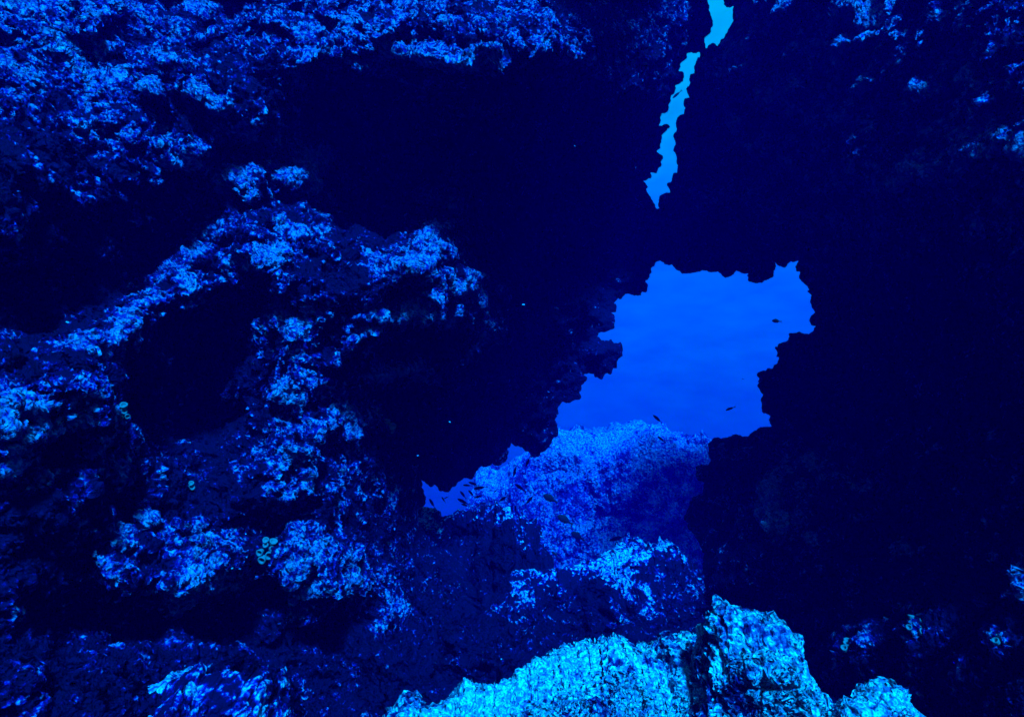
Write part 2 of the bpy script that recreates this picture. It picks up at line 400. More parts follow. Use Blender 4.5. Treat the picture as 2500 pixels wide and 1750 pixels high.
CTRL = np.array([
 (-900,-500,1.9),(-900,500,1.5),(-900,1300,1.3),(-900,2300,1.2),(3400,-500,2.0),(3400,500,1.7),(3400,1300,1.5),(3400,2300,1.2),
 (400,-500,3.4),(1250,-550,5.6),(2100,-500,4.2),(400,2300,1.5),(1250,2350,1.9),(2100,2300,1.6),
 (0,0,2.7),(600,0,3.6),(1000,0,3.9),(1300,0,4.1),(1620,0,5.8),(1850,0,5.2),(2100,0,3.9),(2500,0,2.7),
 (700,150,3.0),(1000,150,3.1),(1300,135,3.3),(1460,180,4.8),
 (0,250,2.3),(400,250,2.9),(0,450,2.1),(350,450,2.8),(600,450,3.2),(900,400,4.6),(1200,450,5.6),(1580,450,6.8),(1800,450,6.2),(2100,450,4.1),(2500,450,2.5),
 (0,800,2.0),(300,750,2.4),(600,600,3.0),(930,590,3.6),(1020,740,3.4),(1130,700,3.5),(1260,680,5.4),(820,800,3.1),(930,900,3.3),(1300,700,6.2),(1450,750,6.8),(1750,600,6.8),(1990,720,6.2),(2200,800,4.2),(2500,850,2.4),
 (0,1000,1.6),(200,1000,1.8),(450,1000,2.9),(800,950,3.0),(1060,930,4.3),(1250,1000,6.3),(1400,900,6.8),(1880,950,6.0),(2100,1050,4.6),(2500,1100,2.3),
 (0,1300,1.7),(350,1300,2.1),(700,1250,2.6),(900,1300,3.4),(1000,1180,4.8),(1150,1180,6.6),(1050,1350,4.9),(1300,1450,5.3),(1600,1450,5.2),(1720,1250,5.6),(1900,1250,4.8),(2200,1300,3.3),(2500,1350,2.1),
 (0,1750,1.5),(300,1700,1.8),(700,1500,2.7),(700,1750,2.5),(1000,1550,3.6),(1200,1750,3.1),(1500,1600,3.9),(1900,1600,3.6),(2100,1560,2.8),(2300,1600,2.3),(2500,1700,1.7),(2200,1750,2.3),
], float)

def lit_field(x, y, table, soft=1.0):
    out = np.zeros(x.shape, np.float32)
    for (cx, cy, rx, ry, a, s) in table:
        a = math.radians(a)
        dx, dy = x - cx * S, y - cy * S
        u = (dx * math.cos(a) + dy * math.sin(a)) / (rx * S * soft)
        v = (-dx * math.sin(a) + dy * math.cos(a)) / (ry * S * soft)
        r2 = u * u + v * v
        out = np.maximum(out, s * np.exp(-0.9 * r2 * r2)) if s <= 1.01 and table is LIT else out + s * np.exp(-r2)
    return out

def rbf_depth(x, y):
    c = CTRL.copy(); L = 500.0
    k = lambda d2: -np.sqrt(d2 / L ** 2 + 0.15)
    A = k((c[:, None, 0] - c[None, :, 0]) ** 2 + (c[:, None, 1] - c[None, :, 1]) ** 2)
    n = len(c)
    M = np.zeros((n + 1, n + 1)); M[:n, :n] = A + 0.02 * np.eye(n); M[:n, n] = 1; M[n, :n] = 1
    w = np.linalg.solve(M, np.append(np.log(c[:, 2]), 0))
    out = np.full(x.shape, w[n])
    for i in range(n):
        out += w[i] * k((x - c[i, 0]) ** 2 + (y - c[i, 1]) ** 2)
    return np.exp(out)

def spaced(lo, a, b, hi, step, nout):
    core = np.arange(a, b, step)
    g = (np.arange(1, nout + 1) / nout) ** 2.2
    left = a - np.maximum(g * (a - lo), np.arange(1, nout + 1) * step)
    right = core[-1] + np.maximum(g * (hi - core[-1]), np.arange(1, nout + 1) * step)
    return np.concatenate([left[::-1], core, right])

# ------------------------------------------------------------------ the cave shell
STEP = 2.6
gx = spaced(-1000, -60, 2560, 3500, STEP, 70)
gy = spaced(-600, -60, 1810, 2400, STEP, 60)
X, Y_ = np.meshgrid(gx, gy)
nu, nv = len(gx), len(gy)
D = rbf_depth(X, Y_)
lit = lit_field(X, Y_, LIT)
lit_soft = lit_field(X, Y_, LIT, 1.25)
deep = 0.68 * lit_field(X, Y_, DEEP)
D = D * (1 - 0.055 * lit_soft) + deep
hole = np.zeros(X.shape, bool)
for h in HOLES: hole |= inside(h, X, Y_)
# vertices of the rim are moved onto the traced outline
Xs, Ys = X.copy(), Y_.copy()
cell_hole = hole[:-1, :-1] & hole[1:, :-1] & hole[:-1, 1:] & hole[1:, 1:]
cnt = np.zeros(X.shape, int)
for a in (0, 1):
    for b in (0, 1):
        cnt[a:nv - 1 + a, b:nu - 1 + b] += cell_hole
keep_cell = ~(hole[:-1, :-1] | hole[1:, :-1] | hole[:-1, 1:] | hole[1:, 1:])
kc = np.zeros(X.shape, int)
for a in (0, 1):
    for b in (0, 1):
        kc[a:nv - 1 + a, b:nu - 1 + b] += keep_cell
rim = (kc > 0) & (kc < 4)
rim[0, :] = rim[-1, :] = False; rim[:, 0] = rim[:, -1] = False
ri = np.argwhere(rim)
q = np.stack([X[rim], Y_[rim]], 1)
bestd = np.full(len(q), 1e9); bp = q.copy()
for h in HOLES:
    p, d = nearest(h, q)
    m = d < bestd
    bestd[m] = d[m]; bp[m] = p[m]
Xs[rim] = bp[:, 0]; Ys[rim] = bp[:, 1]
Pt = np.stack([(Xs - 1250) / F * D, D, -(Ys - 875) / F * D], -1)
# fractal relief, fading out towards the traced rim so the outline stays
rd = np.full(X.shape, 1e9)
near_mask = np.zeros(X.shape, bool)
for h in HOLES:
    x0, y0 = h.min(0) - 90; x1, y1 = h.max(0) + 90
    sel = (X > x0) & (X < x1) & (Y_ > y0) & (Y_ < y1)
    qq = np.stack([X[sel], Y_[sel]], 1)
    hc = h[::2]
    _, d = nearest(hc, qq)
    rd[sel] = np.minimum(rd[sel], d)
fade = np.clip(rd / 70.0, 0.0, 1)
big = fbm(Pt * 1.5, 3, 3, 0.5)
med = fbm(Pt * 5.0 + 0.25 * np.stack([vnoise(Pt * 4, 31), vnoise(Pt * 4, 32), vnoise(Pt * 4, 33)], -1), 5, 20, 0.55, True)
rel = 0.20 * big - 0.055 * med
Pt = Pt * (1 + (rel * fade / np.maximum(D, 1.0) * np.clip(D / 3.0, 0.5, 1.6)))[..., None]
# side-to-side shifts give real overhangs
shift = np.stack([vnoise(Pt * 6, 41), 0 * D, vnoise(Pt * 6, 43) * 1.3], -1) * 0.05 + \
        np.stack([vnoise(Pt * 14, 51), 0 * D, vnoise(Pt * 14, 53)], -1) * 0.018
Pt = Pt + shift * (fade * np.clip(D / 3, 0.5, 1.5))[..., None]
lit = np.minimum(lit * np.where(((X > 1750) & (Y_ < 1380)), 1.7, np.where((X > 1850) & (Y_ >= 1380), 0.6, 1.0)), 1.1)  # right wall patches raised, painted light where little sun reaches
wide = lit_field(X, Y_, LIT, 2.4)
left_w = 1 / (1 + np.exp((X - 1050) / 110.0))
crust = np.maximum(lit, 0.55 * wide) + 0.12 * left_w + 0.32 / (1 + np.exp((1850 - X) / 60.0)) / (1 + np.exp((Y_ - 620) / 60.0)) + 0.06 * (X > 1500)  # light on the walls painted in as pale crust tone
crust = np.clip(crust - 0.24 * np.clip(deep / 0.7, 0, 1), 0, 1.1)  # crust thinned in the hollows to paint them shaded
crust = crust * (1.0 + 0.25 * fbm(Pt * 3, 2, 77)) - 0.02
vid = np.arange(nu * nv).reshape(nv, nu)
Vflat = Pt.reshape(-1, 3); Cflat = crust.reshape(-1); Fadeflat = fade.reshape(-1)

ii, jj = np.nonzero(keep_cell)
quads_all = np.stack([vid[ii, jj], vid[ii + 1, jj], vid[ii + 1, jj + 1], vid[ii, jj + 1]], 1)
cx = (gx[jj]); cy = gy[ii]
# split the shell: ceiling above, floor below, walls left and right
wob = 60 * np.sin(cx / 90.0) + 40 * np.sin(cx / 37.0 + 2)
is_floor = (cy > 1420 + wob * 0.5 + np.clip(np.abs(cx - 1500) - 500, 0, 900) * 0.5)
is_left = (cx < 1535 - (cy - 500) * 0.05 + 30 * np.sin(cy / 60.0)) & ~is_floor
is_right = ~is_left & ~is_floor

def hull(name, sel, mat):
    qd = quads_all[sel]
    # boundary edges facing a hole or the outer border get a thick edge running away from the cave
    e = np.concatenate([qd[:, [0, 1]], qd[:, [1, 2]], qd[:, [2, 3]], qd[:, [3, 0]]])
    key = np.minimum(e[:, 0], e[:, 1]).astype(np.int64) * (nu * nv) + np.maximum(e[:, 0], e[:, 1])
    _, inv, c = np.unique(key, return_inverse=True, return_counts=True)
    be = e[c[inv] == 1]
    used = np.unique(qd)
    remap = np.full(nu * nv, -1); remap[used] = np.arange(len(used))
    V = Vflat[used]; C = Cflat[used]; Rl = 0.25 + 0.75 * Fadeflat[used] ** 0.7
    bq = []
    base = len(V)
    bv = np.unique(be)
    # direction away from the opening, seen from the cave
    px = Xs.reshape(-1)[bv]; py = Ys.reshape(-1)[bv]
    out2 = np.zeros((len(bv), 2))
    for h in HOLES:
        pass
    eps = 6.0
    def infield(x, y):
        r = np.zeros(x.shape)
        for h in HOLES: r += inside(h, x, y)
        return r
    for k in range(12):
        a = k * math.pi / 6
        for rr in (6, 14):
            r = infield(px + rr * math.cos(a), py + rr * math.sin(a))
            out2[:, 0] -= r * math.cos(a); out2[:, 1] -= r * math.sin(a)
    nrm = np.maximum(np.hypot(out2[:, 0], out2[:, 1]), 1e-3)[:, None]
    out2 = out2 / np.maximum(nrm, 1)
    layers = [remap[bv]]
    B = Vflat[bv]
    ray = B / np.linalg.norm(B, axis=1)[:, None]
    for (dr, ex) in ((0.06, 0.02), (0.25, 0.10), (0.8, 0.35)):
        ex = ex * np.where(py < 560, 0.12, 1.0)[:, None]      # the crack is narrow and bridged
        W = B + ray * dr + np.stack([out2[:, 0], 0 * dr * out2[:, 0], -out2[:, 1]], 1) * ex
        layers.append(np.arange(len(bv)) + len(V))
        V = np.concatenate([V, W]); C = np.concatenate([C, np.zeros(len(bv))]); Rl = np.concatenate([Rl, np.full(len(bv), 0.3)])
    pos = np.full(nu * nv, -1); pos[bv] = np.arange(len(bv))
    Q = [remap[qd]]
    for k in range(3):
        a, b = layers[k], layers[k + 1]
        i0, i1 = pos[be[:, 0]], pos[be[:, 1]]
        Q.append(np.stack([a[i1], a[i0], b[i0], b[i1]], 1))
    o = mesh_obj(name, V, np.concatenate(Q), mat)
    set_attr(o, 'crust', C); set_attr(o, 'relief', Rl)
    return structure(o)

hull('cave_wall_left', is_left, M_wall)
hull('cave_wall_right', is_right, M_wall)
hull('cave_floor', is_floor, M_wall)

# ------------------------------------------------------------------ rocks with a traced ridge line
def ridge_rock(name, prof, mat, front, back, ns=500, nf=260, nb=40, amp=0.05, freq=5.0, cover=0.6, seed=1, cov_fn=None, rough_px=2.0, fall=1.0, patchy=1.0, big=None):
    """prof: (px, py, Y) along the crest; the rock falls towards the camera by `front` = (dy, dz) and away by `back`"""
    prof = np.array(prof, float)
    t = np.concatenate([[0], np.cumsum(np.hypot(np.diff(prof[:, 0]), np.diff(prof[:, 1])))]); t /= t[-1]
    s = np.linspace(0, 1, ns)
    px = np.interp(s, t, prof[:, 0]); py = np.interp(s, t, prof[:, 1]); Y = np.interp(s, t, prof[:, 2])
    j = fbm(np.stack([px / 14, py / 14, 0 * px + seed * 3.1], 1), 4, seed, 0.6)
    py = py - j * rough_px
    px = px + fbm(np.stack([px / 16, py / 16, 0 * px + seed * 5.7], 1), 4, seed + 3, 0.6) * rough_px * 1.2
    crest = np.stack([(px - 1250) / F * Y, Y, -(py - 875) / F * Y], 1)
    rows = []
    u = np.concatenate([-(np.linspace(1, 0, nb, endpoint=False)), np.linspace(0, 1, nf)])
    mid = crest.mean(0)
    for k in u:
        if k < 0:
            a = -k
            off = np.array([0, back[0] * math.sin(a * math.pi / 2), back[1] * (1 - math.cos(a * math.pi / 2))])
        else:
            a = k
            off = np.array([0, front[0] * (a ** 0.9), front[1] * (0.25 * a + 0.75 * a ** (1.3 * fall))])
        rows.append(crest + off)
    G = np.array(rows)                          # (nrow, ns, 3)
    # ends curl down
    e = np.clip(np.minimum(s, 1 - s) / 0.06, 0, 1)
    w = np.clip(np.abs(u) / 0.22, 0.12, 1)[:, None]
    r = fbm(G * freq, 5, seed, 0.55, True) * amp + fbm(G * freq * 0.4, 3, seed + 9, 0.5) * amp * 1.6
    G[..., 2] += (r - r.mean() - amp * 0.3) * w
    if big:
        bb = fbm(G * big[1], 4, seed + 50, 0.5)
        G[..., 1] -= bb * big[0] * w; G[..., 2] += (vnoise(G * big[1] * 1.3, seed + 60) - 0.3) * big[0] * 0.6 * w
    G[..., 1] += fbm(G * freq * 1.3, 3, seed + 20) * amp * 0.8 * w
    G[..., 0] += fbm(G * freq * 1.3, 3, seed + 30) * amp * 0.8 * w
    c = cover + patchy * 0.35 * fbm(G * 2.5 * (freq / 5), 4, seed + 40)
    if cov_fn is not None: c = cov_fn(G, c, s, u)
    nr = len(u)
    vid = np.arange(nr * ns).reshape(nr, ns)
    Q = np.stack([vid[:-1, :-1], vid[1:, :-1], vid[1:, 1:], vid[:-1, 1:]], -1).reshape(-1, 4)
    # closed base below
    V = G.reshape(-1, 3)
    ring = np.concatenate([vid[0, :], vid[1:, -1], vid[-1, -2::-1], vid[-2:0:-1, 0]])
    zmin = V[:, 2].min() - 0.1
    basev = V[ring].copy(); basev[:, 2] = zmin
    b0 = len(V)
    V = np.concatenate([V, basev])
    n = len(ring); k = np.arange(n)
    Q2 = np.stack([ring[k], ring[(k + 1) % n], b0 + (k + 1) % n, b0 + k], 1)
    o = mesh_obj(name, V, np.concatenate([Q, Q2]), mat)
    set_attr(o, 'crust', np.concatenate([c.ravel(), np.zeros(n)]))
    set_attr(o, 'relief', np.concatenate([(np.clip(np.abs(u) / 0.15, 0.35, 1)[:, None] * np.ones(ns)).ravel(), np.ones(n)]))
    return o

Z = lambda pts, ox, oy, s, d: [(ox + x / s, oy + y / s, d if not callable(d) else d(x)) for x, y in pts]

# reef outside the opening
reef_prof = [(a, b, c * 1.5) for a, b, c in [(1000,1500,14),(1070,1360,14),(1125,1275,14),(1148,1215,14),(1162,1160,14),(1178,1128,14),(1215,1140,14),(1245,1125,13.5),(1290,1100,13),(1330,1062,13),(1362,1050,13),(1410,1046,13),(1450,1050,13),(1480,1055,13),(1520,1042,13),
 (1562,1032,13),(1590,1046,13),(1620,1050,13),(1660,1064,13),(1700,1075,12.8),(1728,1080,12.5),(1800,1120,12.5),(1900,1180,12.5)]]
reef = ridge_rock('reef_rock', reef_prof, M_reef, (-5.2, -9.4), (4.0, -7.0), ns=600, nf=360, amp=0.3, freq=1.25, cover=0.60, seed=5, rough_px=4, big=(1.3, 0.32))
tag(reef, 'large pale sunlit reef rock out in the blue water beyond the cave opening', 'rock')

def lit_rim_cov(G, c, s, u):
    return c - 0.45 * np.clip(u, 0, 1)[:, None] ** 0.6  # crust thins down the front, painting a lit rim above shade

# boulder at the foot of the opening
bA = ridge_rock('boulder', Z([(120,1500),(240,1225),(340,1105),(420,1092),(500,1125),(540,1160),(640,1195),(690,1140),(760,1130),(800,1150),(900,1130),
  (920,1190),(985,1140),(1000,1090),(1060,1075),(1110,1110),(1170,1110),(1200,1070),(1240,1120),(1320,1100),(1360,1160),(1400,1210),(1520,1250),
  (1600,1300),(1690,1390),(1720,1470),(1725,1560),(1790,1640),(1820,1800)], 950, 1000, 4.592, lambda x: 5.6 + 0.25 * math.sin(x / 300)),
  M_mid, (-0.9, -0.75), (0.8, -1.2), ns=420, nf=200, amp=0.05, freq=4.5, cover=0.32, cov_fn=lit_rim_cov, seed=11, fall=0.6, rough_px=6, big=(0.18, 2.2))
tag(bA, 'dark humped boulder with bright crusted rim under the left end of the cave opening', 'boulder')

bB = ridge_rock('boulder', [(1130,1500,4.9),(1190,1440,4.9),(1215,1405,4.9),(1260,1390,4.9),(1330,1385,4.9),(1400,1372,5.0),(1440,1366,5.0),(1490,1360,5.0),(1505,1345,5.0),(1530,1340,5.0),
  (1580,1344,5.0),(1620,1338,5.0),(1660,1342,5.0),(1672,1362,5.0),(1700,1380,5.0),(1740,1430,5.0),(1760,1500,5.0)],
  M_mid, (-1.1, -0.8), (0.6, -1.0), ns=460, nf=220, amp=0.06, freq=4.5, cover=0.47, cov_fn=lit_rim_cov, seed=12, fall=0.8, rough_px=5, big=(0.2, 2.0))
tag(bB, 'long knobbly rock ledge lying along the bottom edge of the cave opening', 'rock ledge')

# pale rock in the foreground
def fore_cov(G, c, s, u):
    return c
fg_prof = [(860,1840,2.5),(962,1750,2.5),(1000,1722,2.5),(1050,1712,2.5),(1080,1702,2.5),(1120,1680,2.55),(1138,1668,2.55),(1136,1640,2.55),(1152,1626,2.55),(1190,1650,2.55),(1215,1645,2.55),(1260,1632,2.6),(1285,1612,2.6),
 (1340,1598,2.6),(1370,1578,2.65),(1425,1562,2.65),(1440,1560,2.65),(1480,1550,2.65),(1485,1548,2.65),(1512,1539,2.65),(1545,1566,2.65),(1600,1574,2.65),(1625,1576,2.65),(1632,1548,2.65),(1650,1546,2.65),(1665,1560,2.65),(1700,1552,2.65),
 (1760,1562,2.6),(1800,1580,2.6),(1900,1600,2.6),(1980,1640,2.55),(2020,1700,2.5),(2055,1750,2.45),(2090,1830,2.4)]
fg_prof = [(a + (0 if a > 1400 else -12), b + (30 if a < 1700 else 15), c) for a, b, c in fg_prof]
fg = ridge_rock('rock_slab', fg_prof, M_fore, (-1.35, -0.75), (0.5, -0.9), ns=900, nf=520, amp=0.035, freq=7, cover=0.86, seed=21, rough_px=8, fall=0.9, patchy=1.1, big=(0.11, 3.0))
tag(fg, 'broad bright cyan rock slab rising across the bottom centre foreground', 'rock')

kn_prof = [(1700,1790,2.25),(1735,1660,2.25),(1758,1570,2.25),(1776,1500,2.25),(1800,1490,2.25),(1838,1480,2.25),(1856,1500,2.25),(1862,1522,2.25),(1890,1515,2.25),(1915,1514,2.25),(1925,1540,2.25),(1950,1542,2.25),
 (1962,1590,2.25),(1970,1640,2.25),(1990,1680,2.25),(2030,1690,2.2),(2042,1740,2.2),(2060,1830,2.15)]
kn_prof = [(a, b + 12, c) for a, b, c in kn_prof]
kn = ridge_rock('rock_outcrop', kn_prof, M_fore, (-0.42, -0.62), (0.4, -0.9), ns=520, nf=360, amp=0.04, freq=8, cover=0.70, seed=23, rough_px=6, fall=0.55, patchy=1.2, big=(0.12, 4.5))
tag(kn, 'tall knobbly rock stacked on the right end of the bright foreground slab', 'rock')

lb_prof = [(180,1830,1.9),(230,1742,1.9),(300,1700,1.9),(360,1678,1.9),(420,1660,1.9),(455,1632,1.9),(492,1612,1.9),(500,1650,1.9),(545,1632,1.9),(580,1650,1.9),(605,1668,1.9),(632,1652,1.9),(645,1690,1.9),(640,1740,1.9),(660,1830,1.9)]
lb = ridge_rock('rock', lb_prof, M_mid, (-0.6, -0.4), (0.4, -0.6), ns=420, nf=260, amp=0.03, freq=8, cover=0.30, seed=31, rough_px=5, big=(0.10, 4))
tag(lb, 'blue crusted low rock at the bottom left of the cave floor', 'rock')

rb_prof = [(2060,1800,2.0),(2100,1732,2.0),(2150,1730,2.0),(2180,1705,2.0),(2215,1728,2.0),(2270,1755,2.0),(2310,1810,2.0)]
rb = ridge_rock('rock', rb_prof, M_fore, (-0.4, -0.3), (0.3, -0.5), ns=260, nf=160, amp=0.02, freq=9, cover=0.8, seed=33, rough_px=1.5)
tag(rb, 'small bright pointed rock at the bottom edge right of the foreground slab', 'rock')

# ------------------------------------------------------------------ unseen rock dome behind the camera, added to limit light, open towards the sun
th = np.linspace(-math.pi / 2, math.pi / 2, 90); ph = np.linspace(math.radians(20), math.radians(-200), 160)
TH, PH = np.meshgrid(th, ph)
dirs = np.stack([np.cos(TH) * np.cos(PH), np.cos(TH) * np.sin(PH), np.sin(TH)], -1)
opening = np.array([0.30, -0.42, 0.86]); opening /= np.linalg.norm(opening)
Rr = 6.0 + 0.9 * fbm(dirs * 2.2, 5, 60, 0.55) - 0.2 * fbm(dirs * 7, 3, 66, 0.5, True)
BP = dirs * Rr[..., None] * np.array([0.95, 0.95, 0.95]) + np.array([0, 0.2, 0.3])
BP[..., 2] = np.maximum(BP[..., 2], -2.1 + 0.15 * fbm(BP * 1.2, 4, 68))
angd = np.degrees(np.arccos(np.clip(dirs @ opening, -1, 1))) + 7 * fbm(dirs * 3, 4, 64)
kp = (angd > 43)
vid = np.arange(TH.size).reshape(TH.shape)
kq = kp[:-1, :-1] & kp[1:, :-1] & kp[:-1, 1:] & kp[1:, 1:]
a_, b_ = np.nonzero(kq)
Q = np.stack([vid[a_, b_], vid[a_ + 1, b_], vid[a_ + 1, b_ + 1], vid[a_, b_ + 1]], 1)
bw = mesh_obj('rear_shade_dome', np.concatenate([BP.reshape(-1, 3), (BP * 1.12).reshape(-1, 3)]), np.concatenate([Q, Q[:, ::-1] + TH.size]), M_wall)
set_attr(bw, 'crust', np.full(2 * TH.size, 0.1)); set_attr(bw, 'relief', np.full(2 * TH.size, 1.0))
structure(bw)

def slab(name, xr, yr, zf, thick, seed, nx=120):
    xs_ = np.linspace(*xr, nx); ys_ = np.linspace(*yr, nx)
    A, B = np.meshgrid(xs_, ys_)
    q = np.stack([A, B, 0 * A], -1)
    A = A + 0.35 * vnoise(q * 1.1, seed); B = B + 0.35 * vnoise(q * 1.3, seed + 1)
    q = np.stack([A, B, 0 * A], -1)
    top = zf(A, B) + thick * 0.5 + 0.3 * fbm(q * 0.9, 4, seed + 2); bot = zf(A, B) - thick * 0.5 + 0.3 * fbm(q * 1.1, 4, seed + 3)
    n = A.size; vid = np.arange(n).reshape(A.shape)
    Qt = np.stack([vid[:-1, :-1], vid[:-1, 1:], vid[1:, 1:], vid[1:, :-1]], -1).reshape(-1, 4)
    ring = np.concatenate([vid[0, :], vid[1:, -1], vid[-1, -2::-1], vid[-2:0:-1, 0]])
    m_ = len(ring); k = np.arange(m_)
    Qs = np.stack([ring[k], ring[(k + 1) % m_], n + ring[(k + 1) % m_], n + ring[k]], 1)[:, ::-1]
    o = mesh_obj(name, np.concatenate([np.stack([A, B, top], -1).reshape(-1, 3), np.stack([A, B, bot], -1).reshape(-1, 3)]),
                 np.concatenate([Qt, n + Qt[:, ::-1], Qs]), M_wall)
    set_attr(o, 'crust', np.full(2 * n, 0.15)); set_attr(o, 'relief', np.ones(2 * n))
    return structure(o)
slab('sun_block_slab', (-6.5, 1.6), (1.9, 7.0), lambda a, b: 5.9 + 0.05 * a, 0.9, 200)  # unseen slab added to keep sun off the central wall
slab('reef_shade_slab', (5.35, 15.0), (7.4, 9.0), lambda a, b: 3.0 + 0.5 * np.clip((a - 5.2) * 2.4, 0, 4.0) + 0.15 * (a - 5) , 9.6, 210)  # unseen slab added to throw shade onto the reef

# ------------------------------------------------------------------ seabed outside
gxs = np.linspace(-60, 60, 160); gys = np.linspace(-6, 58, 160)
GX, GY = np.meshgrid(gxs, gys)
GZ = -42.0 - 0.15 * np.abs(GX)  + 0.4 * fbm(np.stack([GX * .2, GY * .2, 0 * GX], -1), 4, 90)
vid = np.arange(GX.size).reshape(GX.shape)
Q = np.stack([vid[:-1, :-1], vid[:-1, 1:], vid[1:, 1:], vid[1:, :-1]], -1).reshape(-1, 4)
structure(mesh_obj('seabed', np.stack([GX, GY, GZ], -1).reshape(-1, 3), Q, M_bed))

# ------------------------------------------------------------------ fish
def lathe_fish(fat):
    """fish body along -X (head) to +X, length 1"""
    xs = np.linspace(0, 1, 22)
    prof = np.interp(xs, [0, .04, .12, .28, .45, .65, .82, .92, 1.0], [0.0, .045, .085, .125, .13, .095, .045, .026, .03]) * fat
    m = 14
    V, Qd = [], []
    for i, x in enumerate(xs):
        for k in range(m):
            a = 2 * math.pi * k / m
            V.append((x - 0.5, 0.5 * prof[i] * math.cos(a), prof[i] * math.sin(a)))
    for i in range(len(xs) - 1):
        for k in range(m):
            Qd.append((i * m + k, i * m + (k + 1) % m, (i + 1) * m + (k + 1) % m, (i + 1) * m + k))
    return np.array(V), np.array(Qd), xs - 0.5, prof

def fin_mesh(outline, th=0.008):
    n = len(outline)
    V = [(x, th, z) for x, z in outline] + [(x, -th, z) for x, z in outline]
    c = np.mean(outline, axis=0)
    V += [(c[0], th, c[1]), (c[0], -th, c[1])]
    T, Qd = [], []
    for i in range(n):
        j = (i + 1) % n
        T.append((i, j, 2 * n)); T.append((n + j, n + i, 2 * n + 1)); Qd.append((i, n + i, n + j, j))
    return np.array(V), np.array(Qd), T

FISHMESH = {}
def fish_proto(kind):
    if kind in FISHMESH: return FISHMESH[kind]
    fat = {'slim': 0.95, 'deep': 1.75}[kind]
    V, Qd, xs, pr = lathe_fish(fat)
    root = bpy.data.objects.new('fish', None); col.objects.link(root)
    mesh_obj('body', V, Qd, M_fish, root)
    h = 0.5
    V2, Q2, T2 = fin_mesh([(0.47, 0.02), (0.62, 0.10 * fat ** .5), (0.66, 0.12 * fat ** .5), (0.57, 0.0), (0.66, -0.12 * fat ** .5), (0.62, -0.10 * fat ** .5), (0.47, -0.02)])
    mesh_obj('tail_fin', V2, Q2, M_fin, root, tris=T2, smooth=False)
    top = lambda x: float(np.interp(x, xs, pr)) - 0.01
    V2, Q2, T2 = fin_mesh([(-0.22, top(-.22)), (-0.12, top(-.12) + .035 * fat), (0.1, top(.1) + .03 * fat), (0.26, top(.26) + .025), (0.24, top(.24)), (0.05, top(.05) - .01)])
    mesh_obj('dorsal_fin', V2, Q2, M_fin, root, tris=T2, smooth=False)
    V2, Q2, T2 = fin_mesh([(0.06, -top(.06)), (0.12, -top(.12) - .04 * fat), (0.26, -top(.26) - .02), (0.24, -top(.24))])
    mesh_obj('anal_fin', V2, Q2, M_fin, root, tris=T2, smooth=False)
    FISHMESH[kind] = root
    return root

def copy_tree(o, parent=None):
    c = o.copy(); col.objects.link(c); c.parent = parent
    for ch in o.children: copy_tree(ch, c)
    return c

R2 = lambda x, y: (950 + x / 4.592, 1000 + y / 4.592)
R3 = lambda x, y: (1350 + x / 3.28, 620 + y / 3.28)
R5 = lambda x, y: (1350 + x / 4.229, 1020 + y / 4.229)
R4 = lambda x, y: (1500 + x / 2.87, y / 2.87)
